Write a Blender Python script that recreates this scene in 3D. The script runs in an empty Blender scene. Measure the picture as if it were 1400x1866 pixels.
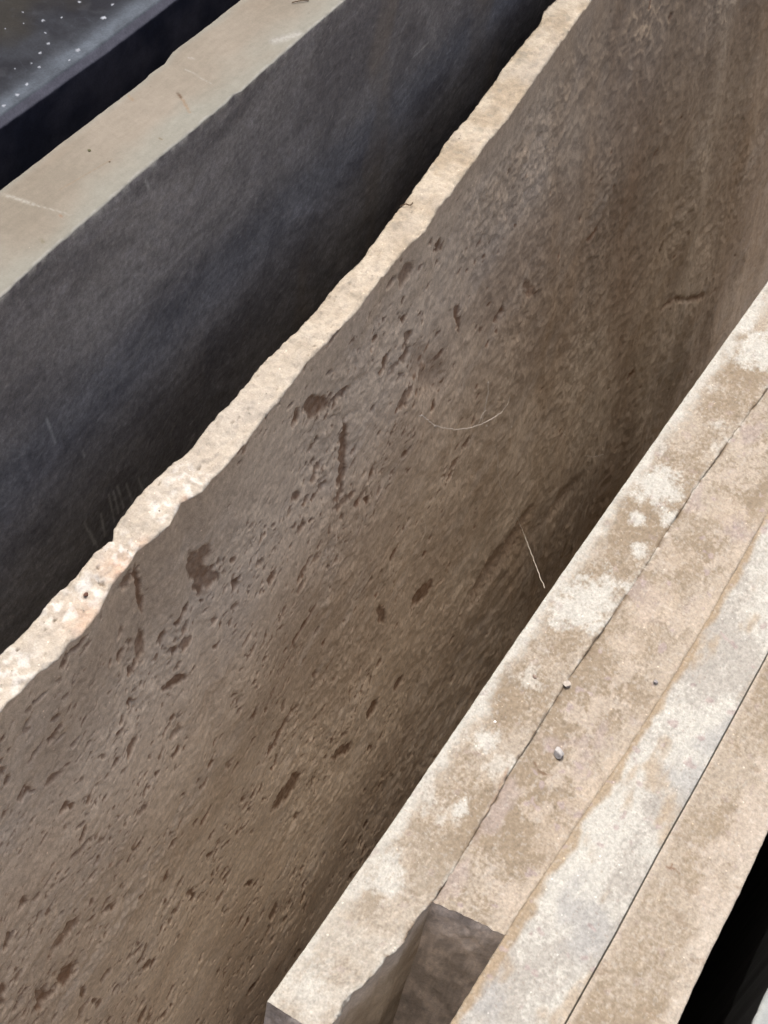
import bpy, math, random
import numpy as np
from mathutils import Vector, Matrix

# ------------------------------------------------------------------ camera, world, sun, exposure
SC = bpy.context.scene
COL = SC.collection
S = 1.05                      # metres from the stack's top up to the camera
T0 = 1.12                     # height of the low stack's top above the ground
CAMZ = T0 + S
FPX = 2751.66                 # focal length in photo pixels (photo 1400 x 1866)
PC = (700.0, 933.0)
RX = np.array([[0.85305425, -0.46127023, 0.24398407],
               [0.50902874, 0.6326803, -0.58361407],
               [0.11483988, 0.62204936, 0.77451042]])     # world axes x camera axes

cam_d = bpy.data.cameras.new('camera')
cam = bpy.data.objects.new('camera', cam_d); COL.objects.link(cam)
M3 = Matrix([list(r) for r in RX])
cam.matrix_world = Matrix.Translation((0, 0, CAMZ)) @ M3.to_4x4()
cam_d.sensor_fit = 'VERTICAL'; cam_d.sensor_height = 36.0; cam_d.sensor_width = 27.0
cam_d.lens = FPX / 1866.0 * 36.0
cam_d.clip_start = 0.02; cam_d.clip_end = 200
cam_d.dof.use_dof = True; cam_d.dof.focus_distance = 1.32; cam_d.dof.aperture_fstop = 28.0
SC.camera = cam

SUN_TRAVEL = Vector((0.24, -0.20, -1.0)).normalized()
sd = -SUN_TRAVEL
elev = math.asin(sd.z); rot = math.atan2(sd.x, sd.y)
w = bpy.data.worlds.new('World'); SC.world = w; w.use_nodes = True
nt = w.node_tree
bg = nt.nodes['Background']; sky = nt.nodes.new('ShaderNodeTexSky')
sky.sky_type = 'NISHITA'; sky.sun_disc = False
sky.sun_elevation = elev; sky.sun_rotation = rot
sky.dust_density = 9.0; sky.air_density = 0.6; sky.ozone_density = 0.6
nt.links.new(sky.outputs[0], bg.inputs[0]); bg.inputs[1].default_value = 0.15
ld = bpy.data.lights.new('sun', 'SUN'); ld.energy = 2.0; ld.angle = math.radians(0.5)
ld.color = (1.0, 0.95, 0.88)
so = bpy.data.objects.new('sun', ld); COL.objects.link(so)
so.rotation_euler = SUN_TRAVEL.to_track_quat('-Z', 'Y').to_euler()
so.location = (-1, 1, 6)
SC.view_settings.view_transform = 'Standard'; SC.view_settings.look = 'None'
SC.view_settings.gamma = 1.0; SC.view_settings.exposure = 0.55
SC.view_settings.use_curve_mapping = False

# ------------------------------------------------------------------ helpers
def ray(x, y):
    return RX @ np.array([(x - PC[0]) / FPX, -(y - PC[1]) / FPX, -1.0])
def at(x, y, z):                       # photo point -> place, on the horizontal plane at height z
    d = ray(x, y); t = (z - CAMZ) / d[2]
    return np.array([0, 0, CAMZ]) + t * d
def atp(x, y, x0, lean, z0):           # photo point -> place, on the leaning face x = x0 + lean*(z0-z)
    d = ray(x, y); n = np.array([1.0, 0, lean]); o = np.array([0, 0, CAMZ])
    t = (x0 + lean * z0 - n @ o) / (n @ d)
    return o + t * d

def _hash(ix, iy, seed):
    h = (ix.astype(np.int64) * 374761393 + iy.astype(np.int64) * 668265263 + seed * 2147483647 * 3) & 0xFFFFFFFF
    h = ((h ^ (h >> 13)) * 1274126177) & 0xFFFFFFFF
    h = (h ^ (h >> 16)) & 0xFFFFFFFF
    return h / 4294967296.0
def pn(x, y, seed=0):                  # gradient noise, about -1..1
    x = np.asarray(x, float); y = np.asarray(y, float)
    ix = np.floor(x); iy = np.floor(y); fx = x - ix; fy = y - iy
    u = fx * fx * fx * (fx * (fx * 6 - 15) + 10); v = fy * fy * fy * (fy * (fy * 6 - 15) + 10)
    def g(i, j):
        a = _hash(ix + i, iy + j, seed) * 2 * np.pi
        return np.cos(a) * (fx - i) + np.sin(a) * (fy - j)
    a = g(0, 0); b = g(1, 0); c = g(0, 1); d = g(1, 1)
    return 1.5 * ((a * (1 - u) + b * u) * (1 - v) + (c * (1 - u) + d * u) * v)
def fbm(x, y, seed=0, o=4, rough=0.5):
    r = 0; a = 1.0; f = 1.0
    for k in range(o):
        r = r + a * pn(x * f + 17.3 * k, y * f - 9.1 * k, seed + k * 7); a *= rough; f *= 2.03
    return r
def ss(a, b, x):
    t = np.clip((x - a) / (b - a), 0, 1); return t * t * (3 - 2 * t)
def mix(a, b, t):
    t = np.asarray(t)[..., None]
    return np.asarray(a) * (1 - t) + np.asarray(b) * t

def tag(o, label=None, cat=None, group=None, kind=None):
    if label: o['label'] = label
    if cat: o['category'] = cat
    if group: o['group'] = group
    if kind: o['kind'] = kind
    return o

def mesh_np(name, V, F, mats, colors=None, fmat=None, smooth=True, parent=None):
    me = bpy.data.meshes.new(name)
    V = np.asarray(V, np.float32); F = np.asarray(F, np.int32)
    me.vertices.add(len(V)); me.vertices.foreach_set('co', V.ravel())
    me.loops.add(F.size); me.loops.foreach_set('vertex_index', F.ravel())
    me.polygons.add(len(F))
    me.polygons.foreach_set('loop_start', np.arange(len(F), dtype=np.int32) * F.shape[1])
    me.polygons.foreach_set('loop_total', np.full(len(F), F.shape[1], np.int32))
    if fmat is not None: me.polygons.foreach_set('material_index', np.asarray(fmat, np.int32))
    me.polygons.foreach_set('use_smooth', np.full(len(F), smooth))
    me.update(calc_edges=True); me.validate()
    if colors is not None:
        at_ = me.color_attributes.new('Col', 'FLOAT_COLOR', 'POINT')
        c = np.ones((len(V), 4), np.float32); c[:, :3] = np.clip(colors, 0.003, 0.95)
        at_.data.foreach_set('color', c.ravel())
    for m in (mats if isinstance(mats, (list, tuple)) else [mats]): me.materials.append(m)
    o = bpy.data.objects.new(name, me); COL.objects.link(o)
    if parent: o.parent = parent
    return o

def stone_mat(name, rough=0.88, grain=900.0, gv=0.25, bump=0.35, bscale=500.0, bdist=0.0006,
              spec=0.3, stretch=(1, 1, 1), scratch=False, base=None, speck=0.0):
    m = bpy.data.materials.new(name); m.use_nodes = True
    n = m.node_tree.nodes; L = m.node_tree.links; b = n['Principled BSDF']
    tc = n.new('ShaderNodeTexCoord'); mp = n.new('ShaderNodeMapping'); mp.inputs['Scale'].default_value = stretch
    L.new(tc.outputs['Object'], mp.inputs[0])
    if base is None:
        c = n.new('ShaderNodeAttribute'); c.attribute_name = 'Col'; csrc = c.outputs['Color']
    else:
        c = n.new('ShaderNodeRGB'); c.outputs[0].default_value = (*base, 1); csrc = c.outputs[0]
    def noise(sc, det, ro=0.6):
        t = n.new('ShaderNodeTexNoise'); t.inputs['Scale'].default_value = sc
        t.inputs['Detail'].default_value = det; t.inputs['Roughness'].default_value = ro
        L.new(mp.outputs[0], t.inputs['Vector']); return t
    def mr(src, lo, hi, a=0.25, bb=0.75):
        r = n.new('ShaderNodeMapRange'); r.inputs[1].default_value = a; r.inputs[2].default_value = bb
        r.inputs[3].default_value = lo; r.inputs[4].default_value = hi
        L.new(src, r.inputs[0]); return r.outputs[0]
    n1 = noise(grain, 3, 0.7); n2 = noise(grain * 0.17, 5, 0.65)
    f = n.new('ShaderNodeMath'); f.operation = 'MULTIPLY'
    L.new(mr(n1.outputs['Fac'], 1 - gv, 1 + gv), f.inputs[0]); L.new(mr(n2.outputs['Fac'], 1 - gv * .8, 1 + gv * .8), f.inputs[1])
    last = f.outputs[0]
    if scratch:
        w_ = n.new('ShaderNodeMapping'); w_.inputs['Scale'].default_value = (1, 9, 60); w_.inputs['Rotation'].default_value = (0.35, 0, 0)
        L.new(tc.outputs['Object'], w_.inputs[0])
        t = n.new('ShaderNodeTexNoise'); t.inputs['Scale'].default_value = 2.5; t.inputs['Detail'].default_value = 7
        t.inputs['Distortion'].default_value = 0.6; L.new(w_.outputs[0], t.inputs['Vector'])
        f2 = n.new('ShaderNodeMath'); f2.operation = 'MULTIPLY'
        L.new(last, f2.inputs[0]); L.new(mr(t.outputs['Fac'], 0.93, 1.10, 0.35, 0.72), f2.inputs[1]); last = f2.outputs[0]
    vm = n.new('ShaderNodeVectorMath'); vm.operation = 'SCALE'
    L.new(csrc, vm.inputs[0]); L.new(last, vm.inputs['Scale'])
    col = vm.outputs[0]
    if speck > 0:                      # small pale crystals in the stone
        v = n.new('ShaderNodeTexVoronoi'); v.inputs['Scale'].default_value = 260; L.new(mp.outputs[0], v.inputs['Vector'])
        sp = n.new('ShaderNodeSeparateColor'); L.new(v.outputs['Color'], sp.inputs[0])
        k = n.new('ShaderNodeMath'); k.operation = 'GREATER_THAN'; k.inputs[1].default_value = 1 - speck; L.new(sp.outputs[0], k.inputs[0])
        k2 = n.new('ShaderNodeMath'); k2.operation = 'LESS_THAN'; k2.inputs[1].default_value = 0.22; L.new(v.outputs['Distance'], k2.inputs[0])
        k3 = n.new('ShaderNodeMath'); k3.operation = 'MULTIPLY'; L.new(k.outputs[0], k3.inputs[0]); L.new(k2.outputs[0], k3.inputs[1])
        k4 = n.new('ShaderNodeMath'); k4.operation = 'MULTIPLY_ADD'; k4.inputs[1].default_value = 0.5; k4.inputs[2].default_value = 1.0; L.new(k3.outputs[0], k4.inputs[0])
        v2 = n.new('ShaderNodeVectorMath'); v2.operation = 'SCALE'; L.new(col, v2.inputs[0]); L.new(k4.outputs[0], v2.inputs['Scale']); col = v2.outputs[0]
    L.new(col, b.inputs['Base Color'])
    b.inputs['Roughness'].default_value = rough; b.inputs['Specular IOR Level'].default_value = spec
    n3 = noise(bscale, 6, 0.68); n4 = noise(bscale * 0.3, 4, 0.6)
    ad = n.new('ShaderNodeMath'); ad.operation = 'ADD'; L.new(n3.outputs['Fac'], ad.inputs[0]); L.new(n4.outputs['Fac'], ad.inputs[1])
    bp = n.new('ShaderNodeBump'); bp.inputs['Strength'].default_value = bump; bp.inputs['Distance'].default_value = bdist
    L.new(ad.outputs[0], bp.inputs['Height']); L.new(bp.outputs[0], b.inputs['Normal'])
    return m

def stations(lo, hi, dens, pts):
    """coordinates from lo to hi whose spacing follows the piecewise table pts=[(pos, step)...]"""
    xs = [lo]
    p = np.array([a for a, _ in pts]); s = np.array([b for _, b in pts])
    while xs[-1] < hi: xs.append(xs[-1] + float(np.interp(xs[-1], p, s)) * dens)
    return np.array(xs)

def slab(name, ys, left, right, top, height, ntop, ds, mats, lean=0.0, face_disp=None, top_disp=None,
         face_col=None, top_col=None, xface=None, rnd=0.002, side_col=(.2, .17, .13), chipz=None, end_slant=None, fade=0.05,
         soft=0.006):
    """One slab standing on edge: traced top outline (left(y), right(y)), rough broad face, sawn bottom, two ends."""
    ny = len(ys)
    xl = left(ys); xr = right(ys)
    xf = xr if xface is None else xface(ys)          # mean plane of the broad face
    t = np.linspace(0, 1, ntop); nd = len(ds)
    # top
    X = xl[:, None] * (1 - t) + xr[:, None] * t
    Yt = np.repeat(ys[:, None], ntop, 1)
    dl = X - xl[:, None]; dr = xr[:, None] - X
    Zt = np.full_like(X, top)
    er = np.clip(1 - dr / rnd, 0, 1) ** 2; el = np.clip(1 - dl / rnd, 0, 1) ** 2
    Zt = Zt - rnd * 0.5 * (er + el)
    if top_disp is not None: Zt = Zt + top_disp(X, Yt, t[None, :])
    if chipz is not None: Zt = Zt - chipz(ys)[:, None] * np.exp(-dr / 0.004)
    tc = top_col(X, Yt, np.repeat(t[None, :], ny, 0)) if top_col else np.tile(np.array(side_col), (ny, ntop, 1))
    # broad face (depth d > 0)
    d = ds[1:][None, :]
    Yf = np.repeat(ys[:, None], nd - 1, 1); D = np.repeat(d, ny, 0)
    k = np.exp(-D / fade)
    base = xr[:, None] * k + xf[:, None] * (1 - k) + lean * D
    z0 = Zt[:, -1][:, None]
    disp = face_disp(Yf, D) if face_disp is not None else 0
    Xf = base + disp * ss(0, soft, D)
    Zf = z0 * (1 - ss(0, 0.03, D)) + top * ss(0, 0.03, D) - D
    fc = face_col(Yf, D) if face_col else np.tile(np.array(side_col), (ny, nd - 1, 1))
    # back face, from the bottom up
    db = np.array([1.0, 0.6, 0.3, 0.12, 0.05, 0.02, 0.008]) * height
    nb = len(db)
    xbk = np.minimum(xl, np.interp(ys, ys, xl))
    Xb = xl[:, None] + lean * db[None, :] + 0 * ys[:, None]
    Yb = np.repeat(ys[:, None], nb, 1); Zb = np.repeat((top - db)[None, :], ny, 0)
    Xa = np.concatenate([X, Xf, Xb], 1); Ya = np.concatenate([Yt, Yf, Yb], 1); Za = np.concatenate([Zt, Zf, Zb], 1)
    C = np.concatenate([tc, fc, np.tile(np.array(side_col), (ny, nb, 1))], 1)
    if end_slant is not None: Ya = Ya + end_slant(Xa, Ya)
    n = Xa.shape[1]
    V = np.stack([Xa, Ya, Za], -1).reshape(-1, 3); C = C.reshape(-1, 3)
    i = np.arange(ny - 1)[:, None]; j = np.arange(n)[None, :]; j2 = (j + 1) % n
    F = np.stack([i * n + j, i * n + j2, (i + 1) * n + j2, (i + 1) * n + j], -1)
    fm = np.zeros((ny - 1, n), int); fm[:, ntop - 1:] = 1
    F = F.reshape(-1, 4)[:, ::-1]; fm = fm.ravel()
    # ends: grids joining the front column to the back column
    Vs = [V]; Fs = [F]; Cs = [C]; fms = [fm]; off = len(V)
    for row, flip in ((0, False), (ny - 1, True)):
        ring = V[row * n:(row + 1) * n]; rc = C[row * n:(row + 1) * n]
        # right column down: indices ntop-1 .. ntop-1+nd-1 ; the left one: 0, then back reversed
        R_ = ring[ntop - 1:ntop - 1 + nd]
        zl = np.concatenate([[ring[0, 2]], ring[-nb:][::-1, 2]]); xl_ = np.concatenate([[ring[0, 0]], ring[-nb:][::-1, 0]])
        yl_ = np.concatenate([[ring[0, 1]], ring[-nb:][::-1, 1]])
        o_ = np.argsort(zl); LX = np.interp(R_[:, 2], zl[o_], xl_[o_]); LY = np.interp(R_[:, 2], zl[o_], yl_[o_])
        m_ = ntop; tt = np.linspace(0, 1, m_)[None, :, None]
        Lp = np.stack([LX, LY, R_[:, 2]], -1)
        G = Lp[:, None, :] * (1 - tt) + R_[:, None, :] * tt
        G[:, :, 1] += (0.0022 * fbm(G[:, :, 0] * 45, G[:, :, 2] * 45, 5, 5, .62)) * (1 - np.abs(2 * tt[0, :, 0] - 1) ** 6)
        fo = np.exp(-(R_[0, 2] - R_[:, 2]) / .015)[:, None, None]
        G = G + fo * (ring[:m_] - G[0])[None]
        a = np.arange(len(R_) - 1)[:, None]; b = np.arange(m_ - 1)[None, :]
        Fe = np.stack([a * m_ + b, a * m_ + b + 1, (a + 1) * m_ + b + 1, (a + 1) * m_ + b], -1).reshape(-1, 4)
        if not flip: Fe = Fe[:, ::-1]
        Vs.append(G.reshape(-1, 3)); Fs.append(Fe + off); off += G.shape[0] * m_
        gx = G.reshape(-1, 3)
        Cs.append(mix(np.array(side_col) * 0.8, np.array(side_col) * 1.3, ss(-.6, .6, fbm(gx[:, 0] * 45, gx[:, 2] * 30, 9, 5, .65))))
        fms.append(np.full(len(Fe), 1))
    return mesh_np(name, np.concatenate(Vs), np.concatenate(Fs), mats, np.concatenate(Cs), np.concatenate(fms))

def trace(pts, z, rough=0.0, seed=0, f=60.0, straight=0.0):
    """photo outline -> x(y) on the plane at height z, extended straight beyond its ends, plus fine breakage"""
    q = np.array([at(x, y, z)[:2] for x, y in pts]); q = q[np.argsort(q[:, 1])]
    X, Y_ = q[:, 0], q[:, 1]
    s = np.polyfit(Y_, X, 1)
    X = X * (1 - straight) + straight * np.polyval(np.polyfit(Y_, X, 2), Y_)
    def fn(y):
        r = np.interp(y, Y_, X)
        r = np.where(y < Y_[0], X[0] + s[0] * (y - Y_[0]), r); r = np.where(y > Y_[-1], X[-1] + s[0] * (y - Y_[-1]), r)
        if rough: r = r + rough * (0.6 * fbm(y * f, y * 0 + seed, seed, 5, 0.6))
        return r
    return fn

# ------------------------------------------------------------------ ground
def ground():
    ys = np.concatenate([[-6, -3, -1], np.linspace(-.4, 4.2, 180), [5, 7, 9]]); xs = np.concatenate([[-6, -4, -2.5], np.linspace(-1.6, 1.2, 110), [2, 4, 6]])
    X, Y_ = np.meshgrid(xs, ys, indexing='ij')
    Z = 0.008 * fbm(X * 4, Y_ * 4, 3, 5) - 0.012
    c = mix((.20, .165, .125), (.32, .27, .21), ss(-.7, .7, fbm(X * 6, Y_ * 6, 8)))
    n = len(ys); i = np.arange(len(xs) - 1)[:, None]; j = np.arange(n - 1)[None, :]
    F = np.stack([i * n + j, (i + 1) * n + j, (i + 1) * n + j + 1, i * n + j + 1], -1).reshape(-1, 4)
    o = mesh_np('ground', np.stack([X, Y_, Z], -1).reshape(-1, 3), F, stone_mat('dusty_yard_earth', 0.95, 120, .35, .8, 90, .004), c.reshape(-1, 3))
    tag(o, 'dusty packed earth under the stone slabs', kind='structure')
ground()

# ------------------------------------------------------------------ slab C: the rough brown slab in the middle
ZC = T0 + 0.12 * S
KC = 1.185                     # the rough face's fields are laid out on a grid in units of 1/KC m
CL = [(-60, 1262), (0, 1195), (45, 1150), (88, 1098), (138, 1052), (172, 1010), (205, 984), (208, 962), (232, 930), (262, 893), (300, 858), (350, 816), (352, 812), (382, 772),
      (400, 752), (425, 728), (450, 700), (475, 664), (505, 637), (535, 610), (575, 566), (600, 534), (630, 500), (662, 468), (690, 430), (705, 408), (735, 372), (765, 328), (800, 282), (808, 264),
      (850, 215), (890, 165), (922, 118), (960, 70), (985, 42), (992, 18), (1012, 0), (1060, -70)]
CR = [(-60, 1362), (0, 1300), (12, 1282), (45, 1250), (75, 1222), (105, 1200), (125, 1170), (150, 1152), (180, 1112), (205, 1062), (232, 1030), (248, 1004), (285, 975), (310, 955), (330, 915), (345, 908),
      (368, 895), (385, 872), (408, 850), (428, 830), (460, 790), (480, 760), (502, 735), (530, 700), (560, 660), (600, 618), (618, 600), (655, 560), (692, 508), (718, 478), (745, 448), (775, 420),
      (800, 376), (825, 348), (850, 312), (885, 262), (925, 215), (960, 165), (1000, 108), (1040, 52), (1078, 0), (1130, -72)]
cl = trace(CL, ZC, 0.0008, 3); cr = trace(CR, ZC, 0.00035, 4)
_q = np.array([at(x, y, ZC)[:2] for x, y in CR]); _pf = np.polyfit(_q[:, 1], _q[:, 0], 2)
_pl = np.polyfit(_q[_q[:, 1] < 1.12, 1], _q[_q[:, 1] < 1.12, 0], 1)
def cface(y):                          # the face straightens out below its wavy edge
    y = np.asarray(y, float)
    return np.polyval(_pl, np.clip(y, .25, 1.05)) + 0.0 * y
LEANC = 0.10
X0C = float(np.mean(cface(np.linspace(.4, 1.1, 20))))
def cpt(px, py):                       # photo point -> (y, depth) on the rough face
    p = atp(px, py, X0C, LEANC, ZC)
    for _ in range(3): p = atp(px, py, float(cface(p[1])), LEANC, ZC)
    return p[1] / KC, (ZC - p[2]) / KC

ysC = stations(0.12, 3.2, 1.0, [(0, .006), (.22, .003), (.27, .001), (.7, .0010), (1.2, .0014), (2.0, .002), (2.45, .003), (3, .01)])
HC = (ZC - 0.003) / KC
dsC = stations(0, HC, 1.0, [(0, .0010), (.3, .0011), (.7, .0014), (1.16, .0017)]); dsC[-1] = HC
YY, DD = np.meshgrid(ysC, dsC, indexing='ij')
th = math.radians(14)
P_ = YY * math.cos(th) - DD * math.sin(th); Q_ = YY * math.sin(th) + DD * math.cos(th)
wx = 0.5 * fbm(YY * 90, DD * 90, 41, 3); wy = 0.5 * fbm(YY * 90 + 50, DD * 90, 43, 3)
wc = fbm(YY * 320, DD * 320, 45, 2)
pit = np.zeros_like(YY); stain_shade = np.zeros_like(YY)
def add_pit(y0, d0, a, b, ang, h, s, edge=0.26):
    R_ = max(a, b) * 1.6
    i0, i1 = np.searchsorted(ysC, [y0 - R_, y0 + R_]); j0, j1 = np.searchsorted(dsC, [d0 - R_, d0 + R_])
    if i1 - i0 < 2 or j1 - j0 < 2: return
    sl = (slice(i0, i1), slice(j0, j1))
    y = YY[sl] - y0; d = DD[sl] - d0
    c, s_ = math.cos(ang), math.sin(ang)
    p = y * c - d * s_; q = y * s_ + d * c
    wv = min(b * 1.25, 0.007)
    p = p + wx[sl] * wv * 1.6; q = q + wy[sl] * wv
    r = np.sqrt((p / a) ** 2 + (q / b) ** 2) + 0.1 * wc[sl]
    m = 1 - ss(1 - edge, 1 + edge * .5, r)
    pit[sl] = np.maximum(pit[sl], h * m); stain_shade[sl] = np.maximum(stain_shade[sl], s * m)
EX = [(372, 985, 366, 1030, 26, .7), (352, 1010, 372, 1072, 24, .8), (388, 1030, 380, 1066, 22, .75), (362, 1060, 366, 1082, 12, .8), (254, 1035, 268, 1118, 13, 1), (627, 770, 620, 890, 14, .9), (540, 740, 540, 770, 18, 1), (555, 742, 600, 738, 20, .9), (600, 735, 640, 702, 10, .9),
      (318, 1140, 345, 1105, 13, 1), (300, 1258, 342, 1225, 12, 1), (577, 1088, 524, 1178, 10, 1), (532, 1285, 482, 1385, 8, .9), (548, 1408, 495, 1468, 22, .9), (790, 1068, 755, 1098, 16, .9),
      (692, 1105, 704, 1135, 8, .8), (672, 1295, 692, 1292, 12, 1), (438, 1310, 458, 1288, 9, 1), (385, 1368, 368, 1400, 8, 1), (386, 1462, 362, 1502, 8, .9), (152, 1500, 143, 1535, 9, 1),
      (306, 1588, 296, 1612, 9, 1), (110, 1785, 140, 1765, 20, 1), (62, 1855, 92, 1815, 14, 1), (150, 1665, 98, 1740, 16, .8), (645, 1355, 605, 1378, 10, .9), (232, 1290, 245, 1275, 12, 1),
      (836, 560, 842, 610, 10, .9), (790, 662, 808, 635, 8, .8), (740, 1235, 722, 1258, 9, .9), (262, 1150, 262, 1210, 18, .8), (430, 1380, 420, 1410, 9, .9), (395, 1515, 380, 1530, 9, .9),
      (445, 1815, 470, 1778, 7, 1), (170, 1580, 160, 1600, 7, 1), (355, 1620, 350, 1640, 9, 1), (560, 1010, 530, 1060, 8, .8), (305, 1190, 330, 1180, 9, .9), (210, 1375, 200, 1400, 10, .9),
      (120, 1405, 90, 1440, 12, .7), (455, 1665, 440, 1700, 7, 1), (262, 1760, 280, 1750, 7, .9), (150, 1795, 155, 1820, 8, .9), (508, 1100, 500, 1130, 6, .9), (455, 1165, 440, 1195, 7, .9),
      (25, 1420, 15, 1440, 10, .9), (60, 1400, 85, 1350, 9, .7), (640, 900, 600, 930, 9, .6), (700, 690, 735, 640, 10, .5), (760, 690, 772, 660, 9, .6), (965, 520, 985, 545, 7, .5)]
for x1, y1, x2, y2, wpx, s in EX:
    a = cpt(x1, y1); b = cpt(x2, y2); c = ((a[0] + b[0]) / 2, (a[1] + b[1]) / 2)
    wpt = cpt((x1 + x2) / 2 + wpx * .35, (y1 + y2) / 2 + wpx * .35)
    L_ = math.hypot(b[0] - a[0], b[1] - a[1]) / 2; ang = math.atan2(-(b[1] - a[1]), b[0] - a[0])
    W_ = max(0.0012, math.hypot(wpt[0] - c[0], wpt[1] - c[1]) * 0.85)
    add_pit(c[0], c[1], max(L_, W_ * .8) * 1.05, min(W_, L_ * 1.2), ang, 0.0010 + 0.0012 * s, s)
rng = np.random.RandomState(11)
n_try = 64000
cy = rng.uniform(0.2, 2.4, n_try); cd = rng.uniform(0, HC, n_try) ; pr = rng.rand(n_try)
clus = fbm(cy * 9, cd * 12, 77, 3)
dens = 0.03 + 0.97 * (1 - ss(0.55, 1.15, cy)); dens *= 1 - 0.6 * ss(.22, .0, cd)
dens = dens * np.clip(0.46 + 0.95 * clus, 0.05, 1.25)
sz = np.exp(rng.normal(math.log(0.0018), 0.62, n_try)); asp = rng.uniform(0.28, 0.9, n_try); an = rng.normal(14, 26, n_try)
for k in range(n_try):
    if pr[k] > dens[k]: continue
    a = min(sz[k], 0.014); b = max(a * asp[k], 0.0007)
    add_pit(cy[k], cd[k], a, b, math.radians(an[k]), min(0.0004 + a * 0.28, 0.0022), min(1.0, 0.62 + a * 90) * rng.uniform(.6, 1))
# long soft scoops and broken ledges
def ledge(pts, wpx, h, s=0.25):
    q = [cpt(*p) for p in pts]
    for (a, b) in zip(q[:-1], q[1:]):
        c = ((a[0] + b[0]) / 2, (a[1] + b[1]) / 2); L_ = math.hypot(b[0] - a[0], b[1] - a[1]) / 2
        w_ = cpt(700, 1000); w2 = cpt(700 + wpx * .5, 1000 + wpx * .5); W_ = math.hypot(w2[0] - w_[0], w2[1] - w_[1])
        add_pit(c[0], c[1], L_ * 1.35, W_, math.atan2(-(b[1] - a[1]), b[0] - a[0]), h, s, 0.8)  # groove plus a dark tint that paints in the scarp's shadow
ledge([(880, 1085), (885, 1050), (925, 1010), (958, 965), (962, 942)], 24, 0.009, 0.55)
ledge([(1222, 566), (1240, 552)], 5, 0.003, .75); ledge([(1240, 550), (1258, 552)], 4, 0.003, .7); ledge([(1262, 552), (1288, 542)], 5, 0.003, .8); ledge([(1300, 541), (1312, 533)], 3, 0.002, .6)
ledge([(1375, 425), (1368, 445)], 10, .005, .4); ledge([(1222, 470), (1227, 460)], 8, .004, .5)
ledge([(800, 700), (765, 680), (752, 640)], 16, .004, .3)
ledge([(1000, 940), (1060, 880)], 16, .006, .3)

zone = 1 - ss(0.7, 1.5, YY)                              # pitted, splintery end of the slab
mac = 0.005 * fbm(YY * 2.3, DD * 2.2, 21, 3) + 0.0026 * fbm(YY * 9, DD * 6, 22, 3)
ripple = 0.0075 * fbm(YY * 7.5 + 0.6 * DD, DD * 2.2, 23, 3) * ss(.8, 1.5, YY)       # upright swells of the far end
fin = 0.0013 * fbm(P_ * 26, Q_ * 50, 24, 4, .6) * (0.5 + .5 * zone) + 0.0017 * fbm(YY * 60, DD * 55, 25, 5, .62) + 0.0012 * np.abs(fbm(YY * 38, DD * 34, 27, 4, .6)) - .0009 * ss(.2, .75, fbm(YY * 130, DD * 120, 26, 3))
patch = ss(-.15, .75, fbm(YY * 5, DD * 7, 28, 3))
fin = 0.6 * fin * (0.4 + 0.95 * patch) * (1 - .35 * ss(.4, .8, DD)) * ss(0, 0.05, DD)
lumps = -0.0022 * np.abs(fbm(YY * 32, DD * 24, 29, 3)) * ss(.5, 1.0, YY)
dispC = (mac * ss(0, .15, DD) + ripple * ss(0, .2, DD) + fin + lumps * ss(0, .05, DD) - pit)
base_c = mix((.43, .345, .265), (.57, .475, .375), ss(-.7, .7, fbm(YY * 3.2, DD * 4.5, 31, 4)))
base_c = mix(base_c, (.46, .36, .265), 0.45 * ss(.1, .8, fbm(P_ * 6, Q_ * 14, 32, 4)))
base_c = mix(base_c, (.52, .445, .37), 0.5 * ss(.15, .8, fbm(P_ * 9 + 4, Q_ * 20, 33, 4)))
base_c = base_c * (1 + 0.10 * fbm(P_ * 60, Q_ * 120, 34, 3) + .12 * fbm(YY * 220, DD * 220, 38, 3, .7))[..., None]
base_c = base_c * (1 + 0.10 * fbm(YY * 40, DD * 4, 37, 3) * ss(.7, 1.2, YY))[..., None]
base_c = base_c * ((1.08 - .42 * ss(.75, 1.4, YY)) * (1 + .36 * ss(.25, .8, DD)))[..., None]  # paler pitted end; far end and depth also toned to offset uneven light
for _px, _w, _cc, _k in ((1110, .03, (.40, .30, .21), .5), (1260, .05, (.36, .28, .20), .5), (1330, .03, (.50, .43, .35), .45), (1390, .05, (.33, .24, .16), .5), (1050, .02, (.34, .24, .15), .4)):
    _y, _ = cpt(_px, 200); _b = np.exp(-((YY - _y - .05 * fbm(YY * 2, DD * 3, _px) - .05 * DD) / _w) ** 2)
    base_c = mix(base_c, _cc, _k * _b * (.7 + .3 * fbm(YY * 25, DD * 5, _px + 1)))
# brown run-down staining seen towards the far end
ya, _ = cpt(1190, 60); yb, _ = cpt(1195, 420)
sm = np.exp(-((YY - (ya + (yb - ya) * np.clip(DD / .6, 0, 1.2) + .03 * fbm(YY * 3, DD * 5, 35))) / .055) ** 2)
base_c = mix(base_c, (.28, .205, .145), 0.8 * sm * (0.6 + .4 * fbm(YY * 30, DD * 8, 36)))
pale = ss(.05, .0, DD)
base_c = mix(base_c, (.46, .37, .28), 0.3 * pale)
base_c = base_c * np.array([.99, 1.0, .965])
base_c = mix(base_c, (.215, .128, .076), np.clip(stain_shade * 0.92 * (1 + .25 * fbm(YY * 160, DD * 160, 39, 3)), 0, .92))
_rim = np.zeros_like(stain_shade); _rim[1:-1, 1:-1] = np.abs(stain_shade[2:, 1:-1] - stain_shade[:-2, 1:-1]) + np.abs(stain_shade[1:-1, 2:] - stain_shade[1:-1, :-2])
base_c = base_c * (1 + .10 * np.clip(_rim, 0, 1) * (stain_shade < .5))[..., None]      # paler broken rims
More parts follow.
